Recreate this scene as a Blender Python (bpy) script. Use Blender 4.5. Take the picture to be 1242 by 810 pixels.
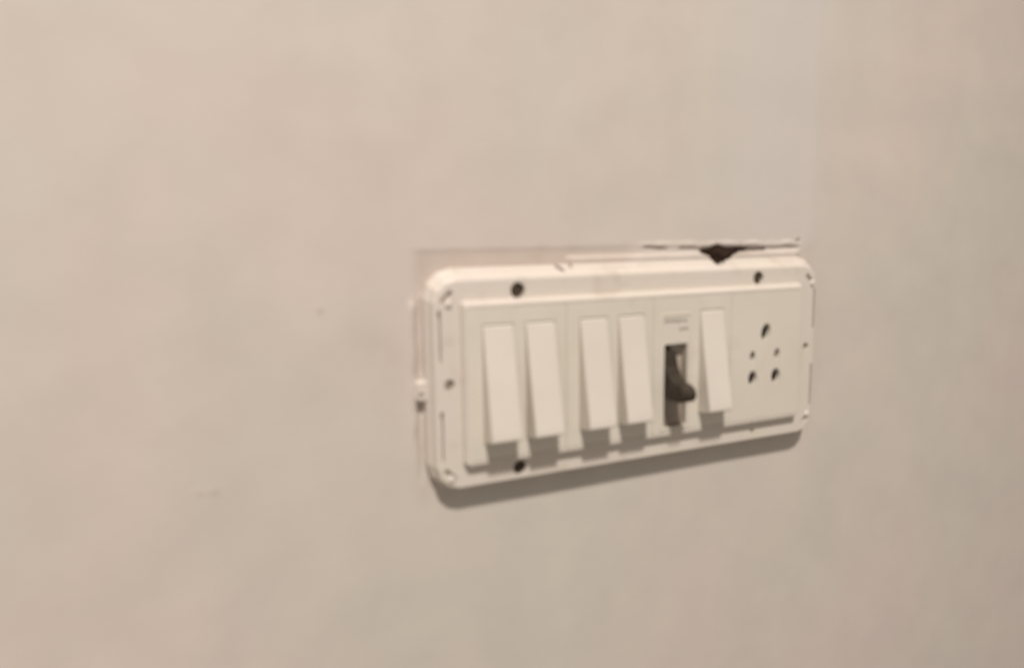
import bpy, bmesh, math, random
import mathutils
from mathutils import Vector, Matrix, noise
random.seed(4)
C = bpy.context.scene
for o in list(bpy.data.objects): bpy.data.objects.remove(o)
S = 0.001            # all sizes below are millimetres; x right, y up, z into the wall
DEPTH = 9.0          # the front of the cover plate stands 9 mm proud of the wall

def V(x, y, z): return Vector((x*S, (z-DEPTH)*S, y*S))      # z = 0 is the plate front, z = 9 the wall

# ------------------------------------------------------------ camera
cam = bpy.data.cameras.new('camera'); co = bpy.data.objects.new('camera', cam); C.collection.objects.link(co)
rt = (0.903661, -0.012395, -0.428069); up = (0.069294, 0.990641, 0.117598); fw = (0.422605, -0.135931, 0.896062)
sw = lambda v: Vector((v[0], v[2], v[1]))
m = Matrix((sw(rt), sw(up), -sw(fw))).transposed().to_4x4()
m.translation = V(-211.357, 65.185, -292.209)
co.matrix_world = m
cam.sensor_width = 36; cam.lens = 900/1242*36
cam.clip_start = 0.005; cam.clip_end = 50
cam.dof.use_dof = True; cam.dof.focus_distance = 1.0; cam.dof.aperture_fstop = 6.3
C.camera = co

# ------------------------------------------------------------ light
w = bpy.data.worlds.new('World'); C.world = w; w.use_nodes = True
bg = w.node_tree.nodes['Background']; bg.inputs[0].default_value = (1.0, 0.89, 0.79, 1); bg.inputs[1].default_value = 0.29
C.view_settings.view_transform = 'Standard'; C.view_settings.look = 'None'
C.view_settings.exposure = 0; C.view_settings.gamma = 1; C.view_settings.use_curve_mapping = False

def area(name, loc, target, size, power, col):
    l = bpy.data.lights.new(name, 'AREA'); l.shape = 'DISK'; l.size = size; l.energy = power; l.color = col
    o = bpy.data.objects.new(name, l); C.collection.objects.link(o)
    o.location = loc; o.rotation_euler = (Vector(target)-Vector(loc)).to_track_quat('-Z', 'Y').to_euler()
    return o
sp = bpy.data.lights.new('ceiling_lamp', 'SPOT'); sp.energy = 250; sp.color = (1.0, 0.925, 0.868)
sp.spot_size = math.radians(50); sp.spot_blend = 1.0; sp.shadow_soft_size = 0.10
so = bpy.data.objects.new('ceiling_lamp', sp); C.collection.objects.link(so); so.location = (-0.36, -1.30, 1.90)
so.rotation_euler = (Vector((-0.20, 0, -0.07))-so.location).to_track_quat('-Z', 'Y').to_euler()
area('left_fill', (-1.35, -0.9, 0.15), (-0.3, 0, 0), 0.9, 2.5, (1.0, 0.88, 0.80))  # added fill lamp, out of view, brightening the wall from the left

# ------------------------------------------------------------ materials
def mat(name, col, rough=0.5, spec=0.5, mottle=None, scale=30, bump=0.0, bscale=400, dirt=None):
    m = bpy.data.materials.new(name); m.use_nodes = True
    n = m.node_tree.nodes; l = m.node_tree.links; b = n['Principled BSDF']
    b.inputs['Base Color'].default_value = (*col, 1); b.inputs['Roughness'].default_value = rough
    b.inputs['Specular IOR Level'].default_value = spec
    tc = n.new('ShaderNodeTexCoord')
    last = None
    if mottle:
        nz = n.new('ShaderNodeTexNoise'); nz.inputs['Scale'].default_value = scale; nz.inputs['Detail'].default_value = 4
        l.new(tc.outputs['Object'], nz.inputs['Vector'])
        cr = n.new('ShaderNodeValToRGB'); cr.color_ramp.elements[0].position = 0.35; cr.color_ramp.elements[1].position = 0.65
        cr.color_ramp.elements[0].color = (*mottle, 1); cr.color_ramp.elements[1].color = (*col, 1)
        l.new(nz.outputs['Fac'], cr.inputs['Fac']); last = cr.outputs['Color']
    if dirt:
        nz2 = n.new('ShaderNodeTexNoise'); nz2.inputs['Scale'].default_value = dirt[1]; nz2.inputs['Detail'].default_value = 8
        l.new(tc.outputs['Object'], nz2.inputs['Vector'])
        r2 = n.new('ShaderNodeValToRGB'); r2.color_ramp.elements[0].position = 0.56; r2.color_ramp.elements[1].position = 0.80
        r2.color_ramp.elements[0].color = (0, 0, 0, 1); r2.color_ramp.elements[1].color = (dirt[2],)*3+(1,)
        l.new(nz2.outputs['Fac'], r2.inputs['Fac'])
        mx = n.new('ShaderNodeMix'); mx.data_type = 'RGBA'
        l.new(r2.outputs['Color'], mx.inputs['Factor'])
        if last: l.new(last, mx.inputs[6])
        else: mx.inputs[6].default_value = (*col, 1)
        mx.inputs[7].default_value = (*dirt[0], 1); last = mx.outputs[2]
    if last: l.new(last, b.inputs['Base Color'])
    if bump:
        nb = n.new('ShaderNodeTexNoise'); nb.inputs['Scale'].default_value = bscale; nb.inputs['Detail'].default_value = 5
        l.new(tc.outputs['Object'], nb.inputs['Vector'])
        bp = n.new('ShaderNodeBump'); bp.inputs['Strength'].default_value = bump; bp.inputs['Distance'].default_value = 0.0008
        l.new(nb.outputs['Fac'], bp.inputs['Height']); l.new(bp.outputs['Normal'], b.inputs['Normal'])
    return m
IV = (0.65, 0.585, 0.525)
M_cover = mat('ivory_plastic', IV, 0.33, 0.5, (0.63, 0.575, 0.49), 22, 0.2, 90, ((0.33, 0.26, 0.20), 70, 0.35))
M_mod = mat('module_plastic', (0.66, 0.61, 0.53), 0.38, 0.5, (0.62, 0.575, 0.485), 25, 0.08, 120, ((0.42, 0.35, 0.27), 60, 0.25))
M_rock = mat('rocker_plastic', (0.655, 0.60, 0.53), 0.38, 0.4, (0.63, 0.57, 0.50), 30, 0.05, 100)
M_black = mat('black_plastic', (0.024, 0.017, 0.011), 0.5, 0.35, (0.05, 0.038, 0.025), 160)
M_screw = mat('rusty_screw', (0.045, 0.034, 0.022), 0.65, 0.3, (0.09, 0.06, 0.04), 500, 0.5, 900)
M_pale = mat('pale_screw', (0.42, 0.36, 0.29), 0.4, 0.5, (0.30, 0.24, 0.18), 300)
M_shade = mat('cavity_shade', (0.03, 0.024, 0.017), 0.8, 0.2)  # near-black colour standing for shade inside holes and gaps
M_pocket = mat('pocket_plastic', (0.50, 0.44, 0.37), 0.6, 0.3, (0.44, 0.38, 0.31), 160)  # duller tone than the module plates
M_hole = mat('hole_dark_masonry', (0.035, 0.019, 0.013), 0.9, 0.1, (0.03, 0.018, 0.012), 300)  # near-black tone of the lump in the notch
M_slotshade = mat('slot_shade', (0.34, 0.285, 0.235), 0.5, 0.4, (0.27, 0.22, 0.18), 150)  # brown-grey standing in for the lever's shadow in its slot
M_brass = mat('brass_contact', (0.16, 0.11, 0.05), 0.4, 0.5)
M_ink = mat('grey_ink', (0.07, 0.055, 0.04), 0.6, 0.3)

# wall: paint with blotches, plus a painted-in mask (attribute) where the plaster is broken or bare
def wall_mat():
    m = bpy.data.materials.new('wall_paint'); m.use_nodes = True
    n = m.node_tree.nodes; l = m.node_tree.links; b = n['Principled BSDF']
    b.inputs['Roughness'].default_value = 0.62; b.inputs['Specular IOR Level'].default_value = 0.3
    tc = n.new('ShaderNodeTexCoord')
    def nz(scale, det=3, rough=0.5):
        t = n.new('ShaderNodeTexNoise'); t.inputs['Scale'].default_value = scale; t.inputs['Detail'].default_value = det
        t.inputs['Roughness'].default_value = rough
        l.new(tc.outputs['Object'], t.inputs['Vector']); return t.outputs['Fac']
    def ramp(f, p0, c0, p1, c1):
        r = n.new('ShaderNodeValToRGB'); e = r.color_ramp.elements
        e[0].position = p0; e[1].position = p1; e[0].color = (*c0, 1); e[1].color = (*c1, 1)
        l.new(f, r.inputs['Fac']); return r.outputs['Color']
    def mix(f, a, c, mode='MIX'):
        x = n.new('ShaderNodeMix'); x.data_type = 'RGBA'; x.blend_type = mode
        if isinstance(f, float): x.inputs['Factor'].default_value = f
        else: l.new(f, x.inputs['Factor'])
        for s, v in ((6, a), (7, c)):
            if isinstance(v, tuple): x.inputs[s].default_value = (*v, 1)
            else: l.new(v, x.inputs[s])
        return x.outputs[2]
    base = ramp(nz(7, 3), 0.40, (0.600, 0.526, 0.468), 0.60, (0.575, 0.530, 0.464))      # pinkish / greenish off-white
    fine = ramp(nz(34, 4), 0.3, (0.94, 0.94, 0.95), 0.7, (1.0, 1.0, 1.0))
    c = mix(1.0, base, fine, 'MULTIPLY')
    at = n.new('ShaderNodeAttribute'); at.attribute_name = 'marks'
    sep = n.new('ShaderNodeSeparateColor'); l.new(at.outputs['Color'], sep.inputs[0])
    c = mix(sep.outputs[2], c, (0.575, 0.54, 0.50))            # B: newer, greyer paint patch
    c = mix(sep.outputs[1], c, (0.40, 0.315, 0.25))            # G: unpainted plaster, grime and browner edges
    c = mix(sep.outputs[0], c, (0.040, 0.022, 0.014))          # R: bare dark masonry
    l.new(c, b.inputs['Base Color'])
    bp = n.new('ShaderNodeBump'); bp.inputs['Strength'].default_value = 0.10; bp.inputs['Distance'].default_value = 0.002
    l.new(nz(60, 6, 0.6), bp.inputs['Height'])
    bp2 = n.new('ShaderNodeBump'); bp2.inputs['Strength'].default_value = 0.25; bp2.inputs['Distance'].default_value = 0.006
    l.new(nz(9, 2), bp2.inputs['Height']); l.new(bp.outputs['Normal'], bp2.inputs['Normal'])
    l.new(bp2.outputs['Normal'], b.inputs['Normal'])
    return m
M_wall = wall_mat()

# ------------------------------------------------------------ the wall
def sstep(a, b, x):
    t = min(1, max(0, (x-a)/(b-a))); return t*t*(3-2*t)
def bump1(x, c, r): return math.exp(-((x-c)/r)**2)
def seg(x, y, ax, ay, bx, by):
    dx, dy = bx-ax, by-ay; t = max(0, min(1, ((x-ax)*dx+(y-ay)*dy)/(dx*dx+dy*dy)))
    return math.hypot(x-ax-t*dx, y-ay-t*dy), t
HOLE = [(37, 54.2), (43, 55.6), (47.5, 57.6), (51, 56.0), (58, 55.8), (68, 55.8), (67, 53.6), (59, 52.6), (52, 51.0), (48, 48.8), (44.5, 46.8), (42, 49), (40.5, 52), (38, 52.8)]
def inside(poly, x, y):
    r = False
    for i in range(len(poly)):
        (x1, y1), (x2, y2) = poly[i], poly[i-1]
        if (y1 > y) != (y2 > y) and x < (x2-x1)*(y-y1)/(y2-y1)+x1: r = not r
    return r
def hole_d(x, y):      # negative inside
    d = min(seg(x, y, *HOLE[i], *HOLE[i-1])[0] for i in range(len(HOLE)))
    return -d if inside(HOLE, x, y) else d
def wall_h(x, y):
    """height of the plaster out of the wall plane (mm) and the three mark masks"""
    h = 0.0; r = g = b = 0.0
    n1 = noise.noise(Vector((x*0.02, y*0.02, 1.3))); n2 = noise.noise(Vector((x*0.12, y*0.12, 7.1))); n3 = noise.noise(Vector((x*0.5, y*0.5, 3.3)))
    near = sstep(300, 120, abs(x))*sstep(220, 90, abs(y))
    h += 0.30*n1*near
    if -135 < x < 140 and -75 < y < 240:
        # newer paint patch above the right half, ending in a soft vertical edge
        e = 118+2.0*noise.noise(Vector((0, y*0.03, 5)))
        k = sstep(e+9, e-10.0, x)*sstep(20, 75, x)*sstep(52, 56, y)
        h += 0.12*k; b = 0.65*k
        h += 0.15*bump1(x, e-6, 5)*sstep(54, 60, y)*sstep(240, 120, y)
    if -130 < x < 135 and 40 < y < 68:
        # chased strip over the board, roughly filled
        top = 57.6+0.5*n2+0.25*n3
        k = sstep(top+1.4, top-1.4, y)*sstep(-118, -110, x)*sstep(4, -14, x)
        h -= 0.35*k; g = max(g, 0.42*k*(0.8+0.4*n2))
        # plaster smeared against the cover's top edge on the right
        k = sstep(-41.5, -38.5, x)*sstep(106, 98, x)*sstep(54.0+0.5*n2, 52.6+0.4*n2, y)*sstep(46, 48, y)
        h += 3.2*k
        # bright lip of plaster
        yl = 58.3+0.5*n2-0.010*(x-2)
        k = sstep(-4, 6, x)*sstep(104, 96, x)
        h += 0.7*k*(0.7+0.7*n2+0.4*n3)*bump1(y, yl, 1.1)
        # crack under the lip
        for (ax, ay, bx, by, wd, dk) in ((3, 57.0, 16, 55.6, 0.6, 0.42), (24, 55.8, 44, 55.4, 0.6, 0.32), (60, 54.6, 80, 54.9, 1.1, 0.8), (80, 54.9, 104, 55.2, 0.6, 0.28)):
            d, t = seg(x, y, ax, ay, bx, by); d += 0.3*n3
            k = sstep(wd+0.5, wd*0.3, d)
            h -= 0.7*k; r = max(r, dk*k)
        d = hole_d(x+0.7*n3, y+0.7*n2)
        k = sstep(0.5, -0.9, d)
        h = h*(1-k)-3.5*k; r = max(r, k)
        g = max(g, 0.45*sstep(3.0, 0.4, d))
        d = math.hypot(x-103.6, y-58.6)
        k = sstep(1.5, 0.6, d); h -= 0.9*k; g = max(g, 0.9*k)
    # browner tone closing in round the cover, with a raised lip on the left
    if -135 < x < 132 and -66 < y < 60:
        k = bump1(x, -116.2, 0.9)*sstep(-26, -14, y)*sstep(38, 33, y)*(0.8+0.4*n2)
        h += 2.6*k
        k = bump1(x, -114.0, 1.1)*sstep(-46, -38, y)*sstep(38, 30, y)
        h -= 0.7*k; g = max(g, 0.45*k*(0.7+0.8*n2))
        dx = abs(x)-112; dy = abs(y)-50; d = math.hypot(max(dx, 0), max(dy, 0))
        g = max(g, 0.16*sstep(7, 1, d)*(0.7+n2))
    # pimples and scratches
    for (cx, cy, rr, hh, gg) in ((-154.4, 35.1, 1.1, 0.25, 0.6), (-203.5, -32.8, 1.0, 0.2, 0.3), (-198.0, -33.4, 1.4, 0.2, 0.4)):
        d = math.hypot(x-cx, y-cy)
        if d < 6: k = bump1(d, 0, rr); h += hh*k; g = max(g, gg*k)
    # hand smudge left of the board
    g = max(g, 0.10*bump1(x, -128, 13)*bump1(y, 16, 16)*(1+1.5*n2))
    return h, (r, min(g, 1), b)

def build_wall():
    def axis(lo, hi, a, b, fine, coarse):
        v = []; x = lo
        while x < a: v.append(x); x += coarse
        x = a
        while x < b: v.append(x); x += fine
        x = b
        while x <= hi: v.append(x); x += coarse
        return v
    xs = [-1600, -1000, -700, -500] + axis(-420, 420, -122, 124, 0.8, 6) + [500, 700, 1000, 1600]
    ys = [-1300, -900, -600, -420] + axis(-340, 45, -64, 44, 2.2, 6)[:-1] + axis(45, 62, 45, 61.5, 0.5, 4) + axis(66, 300, 66, 67, 4, 4) + [420, 600, 900, 1300]
    ys = sorted(set(round(y, 3) for y in ys)); xs = sorted(set(round(x, 3) for x in xs + [-154.4+d for d in (-2, -1, 0, 1, 2, 4)] + [-203.5+d for d in (-1.5, 0, 1.5, 4, 5.5, 7, 8.5)]))
    ys = sorted(set(ys + [35.1, 34.2, 36.2, -32.8, -33.6, -32.0, -34.6]))
    vs = []; cols = []
    for y in ys:
        for x in xs:
            h, c = wall_h(x, y); vs.append(V(x, y, DEPTH-h)); cols += [c[0], c[1], c[2], 1.0]
    nx = len(xs)
    fs = [(j*nx+i, j*nx+i+1, (j+1)*nx+i+1, (j+1)*nx+i) for j in range(len(ys)-1) for i in range(nx-1)]
    me = bpy.data.meshes.new('wall'); me.from_pydata(vs, [], fs)
    me.polygons.foreach_set('use_smooth', [True]*len(fs))
    ca = me.color_attributes.new('marks', 'FLOAT_COLOR', 'POINT'); ca.data.foreach_set('color', cols)
    me.materials.append(M_wall)
    o = bpy.data.objects.new('wall', me); C.collection.objects.link(o)
    o['kind'] = 'structure'; o['label'] = 'off-white painted plaster wall, chipped and cracked along the top of the switch board'
    return o
wall = build_wall()

# ------------------------------------------------------------ mesh helpers
def link(name, bm, m, parent, smooth=False, bevel=0, seg_=2):
    bmesh.ops.recalc_face_normals(bm, faces=bm.faces)
    me = bpy.data.meshes.new(name); bm.to_mesh(me); bm.free(); me.materials.append(m)
    o = bpy.data.objects.new(name, me); C.collection.objects.link(o)
    if parent: o.parent = parent
    if smooth:
        me.polygons.foreach_set('use_smooth', [True]*len(me.polygons))
    if bevel:
        md = o.modifiers.new('bevel', 'BEVEL'); md.width = bevel*S; md.segments = seg_; md.limit_method = 'ANGLE'; md.angle_limit = math.radians(35)
    return o
def rr(hw, hh, r, n=8):
    p = []
    for cx, cy, a0 in ((hw-r, hh-r, 0), (-hw+r, hh-r, 90), (-hw+r, -hh+r, 180), (hw-r, -hh+r, 270)):
        for i in range(n+1):
            a = math.radians(a0+90*i/n); p.append((cx+r*math.cos(a), cy+r*math.sin(a)))
    return p
def loft(bm, loops, cx=0, cy=0, rot=0):
    """closed solid through outline loops [(points, z), ...]"""
    ca, sa = math.cos(rot), math.sin(rot); rings = []
    for pts, z in loops:
        rings.append([bm.verts.new(V(cx+x*ca-y*sa, cy+x*sa+y*ca, z)) for x, y in pts])
    n = len(rings[0])
    for a, b in zip(rings, rings[1:]):
        for i in range(n): bm.faces.new((a[i], a[(i+1) % n], b[(i+1) % n], b[i]))
    bm.faces.new(rings[0]); bm.faces.new(rings[-1])
def box(bm, x0, x1, y0, y1, z0, z1, cx=0, cy=0, rot=0):
    loft(bm, [([(x0, y0), (x1, y0), (x1, y1), (x0, y1)], z0), ([(x0, y0), (x1, y0), (x1, y1), (x0, y1)], z1)], cx, cy, rot)
def cyl(bm, cx, cy, r, z0, z1, n=24, ry=None, rot=0):
    p = [(r*math.cos(2*math.pi*i/n), (ry or r)*math.sin(2*math.pi*i/n)) for i in range(n)]
    loft(bm, [(p, z0), (p, z1)], cx, cy, rot)
def carve(o, cutters):
    """subtract closed shapes from o (each a bmesh) and bake the result"""
    tmp = []
    for bm in cutters:
        bmesh.ops.recalc_face_normals(bm, faces=bm.faces)
        me = bpy.data.meshes.new('cutter'); bm.to_mesh(me); bm.free()
        c = bpy.data.objects.new('cutter', me); C.collection.objects.link(c); tmp.append(c)
        if o.parent: c.parent = o.parent
        md = o.modifiers.new('cut', 'BOOLEAN'); md.operation = 'DIFFERENCE'; md.solver = 'EXACT'; md.object = c
    dg = bpy.context.evaluated_depsgraph_get(); dg.update()
    me = bpy.data.meshes.new_from_object(o.evaluated_get(dg)); me.name = o.name
    o.modifiers.clear(); o.data = me
    for c in tmp: bpy.data.objects.remove(c)
    return o
def shape(f, *a, **k):
    bm = bmesh.new(); f(bm, *a, **k); return bm

# ------------------------------------------------------------ the switch board
board = bpy.data.objects.new('switch_board', None); C.collection.objects.link(board)
board['label'] = 'ivory electrical switch board with five rocker switches, a black breaker lever and a five-hole socket'
board['category'] = 'switch board'

# cover plate: flat front, sloping stepped rim, rounded corners
loops = []
for hw, hh, r, z in ((112.0, 50.2, 12.5, 8.9), (112.0, 50.2, 12.5, 6.2), (111.6, 49.8, 12.2, 5.4), (110.9, 48.7, 11.5, 4.5), (110.6, 47.9, 11.2, 4.1), (109.9, 46.9, 10.5, 1.9), (109.4, 46.1, 10, 0.8), (108.8, 45.3, 9.4, 0.2), (108.0, 44.6, 8.8, 0)):
    hb = 45 + (hh-44.6)*0.25 if z < 8.95 else hh      # the lower edge drops back more steeply
    loops.append(([(x, y if y > 0 else y*1.0+(hh-hb)) for x, y in rr(hw, hh, r, 3)], z))
cover = link('cover_plate', shape(loft, loops), M_cover, board)
SCREWS = [(-70.5, 40.0, 3.5), (67.6, 40.2, 3.4), (-70.3, -40.2, 3.3)]
cuts = [shape(cyl, x, y, r, -1, 6) for x, y, r in SCREWS]
cuts += [shape(cyl, 66.6, -40.6, 1.3, -1, 3, 12), shape(cyl, -103.2, 1.0, 2.3, -1, 4), shape(cyl, 102.7, 1.7, 2.0, -1, 4)]
for x, y0, y1 in ((-107.2, 10.5, 33), (-107.0, -33, -10.5), (107.4, 11.5, 33), (107.3, -31, -8)):
    cuts.append(shape(box, -0.6, 0.6, y0, y1, -1, 2.4, x, 0))
for sx in (-1, 1):
    for sy in (-1, 1):
        cuts.append(shape(box, -3.3, 3.3, -1.1, 1.1, -1, 1.8, sx*103.8, sy*38.6, math.radians(-45*sx*sy)))
PH = [(71.3, 12.3, 2.9, 4.6, -0.25), (62.9, 0.1, 1.75, 2.9, 0.0), (79.5, 0.1, 1.85, 3.1, -0.15), (63.3, -11.3, 2.8, 3.9, -0.05), (79.1, -11.4, 2.9, 4.0, -0.05)]
cuts += [shape(cyl, x, y, a*1.3, -1, 8, 20, b*1.3, r) for x, y, a, b, r in PH]
cuts.append(shape(box, 13.9-7.7, 13.9+7.7, -10.2-21.4, -10.2+21.4, -1, 8.2))
# broken edge where the plaster hole bites in, and two chips in the top rim
cuts.append(shape(loft, [([(40, 60), (41.8, 49.2), (44.3, 46.4), (46.8, 48.0), (49.4, 48.4), (53, 60)], 0.5), ([(39, 60), (41.2, 49.0), (44.1, 46.2), (47.0, 47.8), (49.8, 48.2), (54, 60)], 12)]))
cuts.append(shape(box, -3.4, 1.6, -0.9, 0.6, 1, 8, -46.2, 48.2, math.radians(-38)))
cuts.append(shape(cyl, -41.3, 49.4, 1.5, 1, 8, 9))
carve(cover, cuts)

def screw(x, y, r, z, m, ang, name='screw'):
    bm = bmesh.new(); n = 20
    c = [(math.cos(2*math.pi*i/n), math.sin(2*math.pi*i/n)) for i in range(n)]
    loft(bm, [([(a*r*k, b*r*k) for a, b in c], zz) for k, zz in ((1, z+2.5), (1, z+0.8), (0.85, z+0.25), (0.5, z))], x, y)
    o = link(name, bm, m, board)
    return carve(o, [shape(box, -r*1.2, r*1.2, -0.35, 0.35, z-1, z+0.7, x, y, ang)])
for (x, y, r), a in zip(SCREWS, (0.5, 1.1, 0.2)):
    screw(x, y, r-0.15, 1.0, M_screw, a)['label'] = 'dark recessed fixing screw'
for x, y, r in ((-103.2, 1.0, 2.2), (102.7, 1.7, 1.9)):
    screw(x, y, r, 1.1, M_pale, 0.9)['label'] = 'small pale side screw'
# bright moulded beads beside the corner grooves
for sx, sy, x, y in ((-1, 1, -103.0, 35.4), (-1, -1, -103.4, -40.8), (1, 1, 105.6, 36.0), (1, -1, 105.6, -36)):
    bm = bmesh.new(); bmesh.ops.create_uvsphere(bm, u_segments=12, v_segments=8, radius=1.7*S)
    bmesh.ops.transform(bm, matrix=Matrix.Translation(V(x, y, 0.2)) @ Matrix.Diagonal((1.0, 0.8, 1.15, 1)), verts=bm.verts)
    link('corner_bead', bm, M_rock, board, smooth=True)
# side lug of the box behind, left edge
bm = bmesh.new()
loft(bm, [(rr(2.6, 4.6, 1.6, 4), 8.8), (rr(2.6, 4.6, 1.6, 4), 6.2), (rr(1.8, 3.8, 1.2, 4), 5.2)], -113.6, -1.8)
lug = link('side_lug', bm, M_cover, board)
carve(lug, [shape(box, -1.0, 1.0, -1.7, 0.5, 3, 6.6, -114.2, -2.8)])

# module frame: raised rim round the four modules
FX, FY = 95.3, 34.6
fr = link('module_frame', shape(loft, [([(x, y if y > 0 else y+1.9) for x, y in rr(FX+1.7, FY+1.9, 1.2, 3)], 2.4), ([(x, y if y > 0 else y+1.7) for x, y in rr(FX+1.5, FY+1.7, 1.2, 3)], -0.35), (rr(FX+0.3, FY+0.3, 1.0, 3), -1.9), (rr(FX-0.2, FY-0.2, 0.8, 3), -2.0)]), M_cover, board)
carve(fr, [shape(box, -FX+1.1, FX-1.1, -FY+1.1, FY-1.1, -5, 3)])

# the four module plates
UW = 47.2
UX = (-71.0, -23.4, 24.2, 71.8)
def module(cx):
    hw = 23.76; hh = 33.4
    return link('module_plate', shape(loft, [(rr(hw, hh, 0.5, 2), 1.2), (rr(hw, hh, 0.5, 2), -1.65), (rr(hw-0.15, hh-0.15, 0.5, 2), -2.05)], cx, 0), M_mod, board)
RH, RW = 26.0, 7.35
def rocker(cx, parent, tilt=1.0, m=M_rock):
    """piano rocker pressed in at the top, standing out at the bottom"""
    prof = [(RH-0.3, 0.8), (RH-0.3, -2.15), (RH-1.0, -2.5), (10, -5.0*tilt), (-8, -8.2*tilt), (-20.5, -10.6*tilt), (-23.4, -11.0*tilt), (-24.1, -10.5*tilt), (-26.0, -1.0), (-26.0, 0.8)]
    bm = bmesh.new()
    a = [bm.verts.new(V(cx-RW+0.25, y, z)) for y, z in prof]; b = [bm.verts.new(V(cx+RW-0.25, y, z)) for y, z in prof]
    n = len(prof)
    for i in range(n): bm.faces.new((a[i], a[(i+1) % n], b[(i+1) % n], b[i]))
    bm.faces.new(a); bm.faces.new(b)
    return link('rocker', bm, m, parent, bevel=0.45, seg_=2)
def window(cx): return shape(box, cx-RW, cx+RW, -RH-0.15, RH+0.15, -4, 2.5)
def gap_slab(cx, parent):     # dark slab painting the shade in the gap under the rocker
    return link('gap_shade', shape(box, cx-RW+0.05, cx+RW-0.05, -RH, RH, 0.25, 1.2), M_shade, parent)
RX = []
for u, cs in ((0, (-80.9, -60.4)), (1, (-33.0, -12.2)), (2, (35.6,))):
    p = module(UX[u])
    cuts = [window(c) for c in cs]
    if u == 2:
        cuts.append(shape(loft, [(rr(6.9, 20.6, 0.8, 3), -4), (rr(6.9, 20.6, 0.8, 3), 2.5)], 13.9, -10.2))
    carve(p, cuts)
    for k, c in enumerate(cs):
        rocker(c, p, 1.0 + (0.03 if (u+k) % 2 else -0.02)); gap_slab(c, p)
    if u == 0: p['label'] = 'left module with a pair of rocker switches'
    if u == 1: p['label'] = 'second module with a pair of rocker switches'
    if u == 2: p['label'] = 'module with a black breaker lever beside one rocker switch'
    if u == 2: brk = p

# breaker: open pocket with pale walls, black drum and lever
cx, cy = 13.9, -10.2
pk = link('breaker_pocket', shape(loft, [(rr(7.6, 21.3, 0.8, 3), -1.2), (rr(7.6, 21.3, 0.8, 3), 6.0)], cx, cy), M_pocket, brk)
carve(pk, [shape(loft, [(rr(6.85, 20.55, 0.8, 3), -3), (rr(6.85, 20.55, 0.8, 3), 2.6)], cx, cy)])
def prism_x(bm, x0, x1, prof):
    a = [bm.verts.new(V(x0, y, z)) for y, z in prof]; b = [bm.verts.new(V(x1, y, z)) for y, z in prof]; n = len(prof)
    for i in range(n): bm.faces.new((a[i], a[(i+1) % n], b[(i+1) % n], b[i]))
    bm.faces.new(a); bm.faces.new(b)
bm = bmesh.new()
R = 12.6; pts = []
for i in range(15):
    a = math.radians(158-136*i/14); pts.append((-3.6+R*math.cos(a)*-1, 3.2-6.0*math.sin(a)))
pts = [(9.9, 2.5)] + sorted(pts, key=lambda q: -q[0]) + [(-17.0, 2.5)]
prism_x(bm, 7.2, 12.6, pts)
drum = link('lever_drum', bm, M_black, brk, bevel=0.3)
drum['label'] = 'black drum of the breaker lever inside its slot'
bm = bmesh.new()
prism_x(bm, 7.5, 15.2, [(7.6, 0.5), (6.0, -0.8), (0, -2.4), (-4.6, -5.2), (-7.2, -9.2), (-8.2, -13.6), (-9.6, -16.0), (-12.4, -17.0), (-15.2, -15.8), (-16.4, -12.6), (-16.2, -6.0), (-15.6, 0.5)])
lev = link('breaker_lever', bm, M_black, brk, bevel=1.1, seg_=3)
lev['label'] = 'black toggle lever pointing down'
# worn print above the breaker, too small to read
bm = bmesh.new(); x = 6.9
for i in range(7):
    wd = random.choice((1.2, 1.5, 1.7))
    for (a, b, c, d) in random.sample(((0, 0.35, 0, 1.9), (wd-0.35, wd, 0, 1.9), (0, wd, 1.55, 1.9), (0, wd, 0, 0.35), (0, wd, 0.8, 1.15)), 3):
        z = -2.075-0.004*random.random()
        box(bm, x+a, x+b, 20.6+c, 20.6+d, z, -2.0)
    x += wd+0.5
x = 15.8
for i in range(3):
    for (a, b, c, d) in ((0, 0.35, 0, 1.5), (0, 1.3, 1.2, 1.5), (0.9, 1.3, 0.2, 1.3)):
        box(bm, x+a, x+b, 16.6+c, 16.6+d, -2.075-0.004*random.random(), -2.0)
    x += 1.8
link('printed_marking', bm, M_ink, brk)
# thin raised border of the breaker insert
bb = link('breaker_bezel', shape(loft, [(rr(9.2, 28.6, 0.8, 3), -1.9), (rr(9.0, 28.4, 0.8, 3), -2.35)], 13.9, -3.4), M_mod, brk)
carve(bb, [shape(box, 5.7, 22.1, -31.5, 24.3, -5, 0)])

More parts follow.
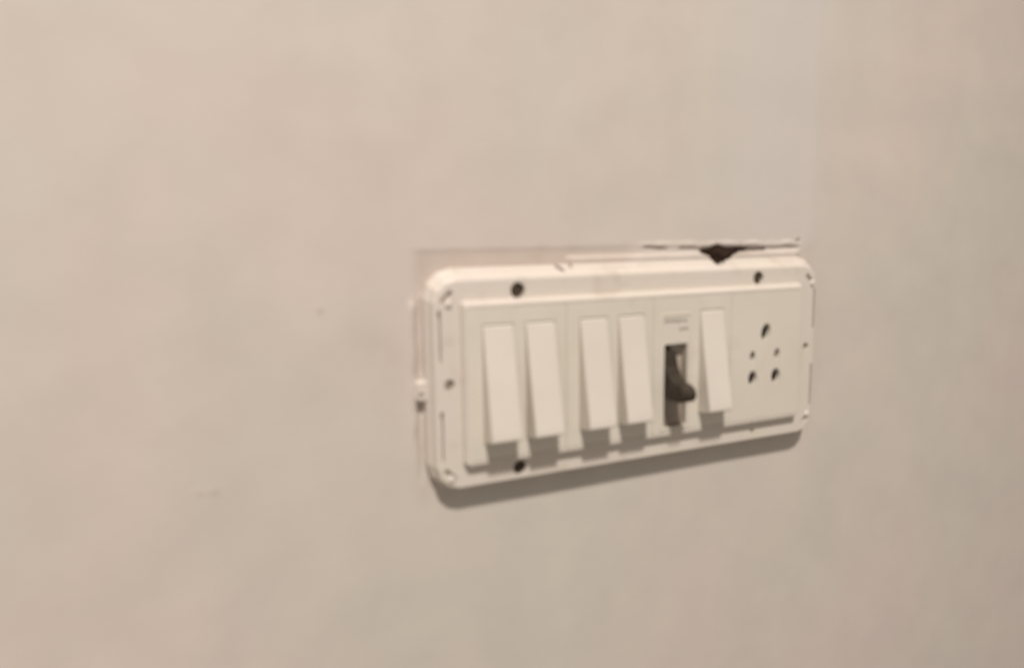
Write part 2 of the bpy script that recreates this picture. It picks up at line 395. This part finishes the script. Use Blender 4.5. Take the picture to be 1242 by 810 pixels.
# socket module: earth hole, two small and two large pin holes
sk = module(UX[3]); sk['label'] = 'plain module with the five-hole socket'
PH = [(71.3, 12.3, 2.9, 4.6, -0.25), (62.9, 0.1, 1.75, 2.9, 0.0), (79.5, 0.1, 1.85, 3.1, -0.15), (63.3, -11.3, 2.8, 3.9, -0.05), (79.1, -11.4, 2.9, 4.0, -0.05)]
carve(sk, [shape(cyl, x, y, a, -5, 5, 20, b, r) for x, y, a, b, r in PH])
for x, y, a, b, r in PH:
    bm = bmesh.new(); p = lambda k: [(k*a*math.cos(2*math.pi*i/16), k*b*math.sin(2*math.pi*i/16)) for i in range(16)]
    loft(bm, [(p(1.25), 0.6), (p(1.25), 7.5)], x, y, r)
    t = link('pin_hole', bm, M_shade, sk)  # near-black lining paints the shade inside the hole
    carve(t, [shape(loft, [(p(0.97), -1), (p(0.97), 7.0)], x, y, r)])
    bm = bmesh.new(); box(bm, -a*0.6, a*0.6, -b*0.2, b*0.2, 4.6, 6.9, x, y, r)
    link('contact', bm, M_brass, sk)

# lower half of the breaker slot: added brown-grey plate painting the lever's shadow
sl = link('shade_plate', shape(box, 7.25, 20.5, -30.4, -14.0, 0.6, 2.7), M_slotshade, brk, bevel=0.2)
# the modules stand a little further out than their openings
for o in board.children:
    if o.name.split('.')[0] in ('module_frame', 'module_plate'): o.location.y -= 1.5*S; o.location.x -= 0.9*S

# dark masonry lump added so the notch over the cover's top edge stays dark
bm = bmesh.new(); pts = []
random.seed(11)
outl = [(38.5, 54.4), (40.5, 55.6), (43, 55.0), (46.5, 57.2), (48, 55.7), (53, 56.0), (58, 55.0), (63, 54.6), (60, 53.2), (57, 52.2), (54, 51.6), (51, 50.4), (49.2, 48.6), (46.8, 48.4), (44.4, 46.6), (43.4, 48.2), (41.6, 48.8), (42.0, 51.0), (39.8, 51.6), (39.6, 53.2)]
base = [bm.verts.new(V(x, y, 9.8)) for x, y in outl]
mid = [bm.verts.new(V(47.5+(x-47.5)*0.8, 51.6+(y-51.6)*0.8, 5.6+random.uniform(-1.0, 1.0)+(0 if y < 53 else 2.0))) for x, y in outl]
topv = bm.verts.new(V(48.0, 50.8, 4.8))
n = len(outl)
for i in range(n):
    j = (i+1) % n
    bm.faces.new((base[i], base[j], mid[j], mid[i])); bm.faces.new((mid[i], mid[j], topv))
bm.faces.new(base)
bmesh.ops.subdivide_edges(bm, edges=bm.edges, cuts=2, use_grid_fill=True)
for v in bm.verts:
    nv = noise.noise(v.co*900); v.co += Vector((nv*1.0, nv*1.2, noise.noise(v.co*1400)*0.9))*S
link('dark_lump', bm, M_hole, wall)
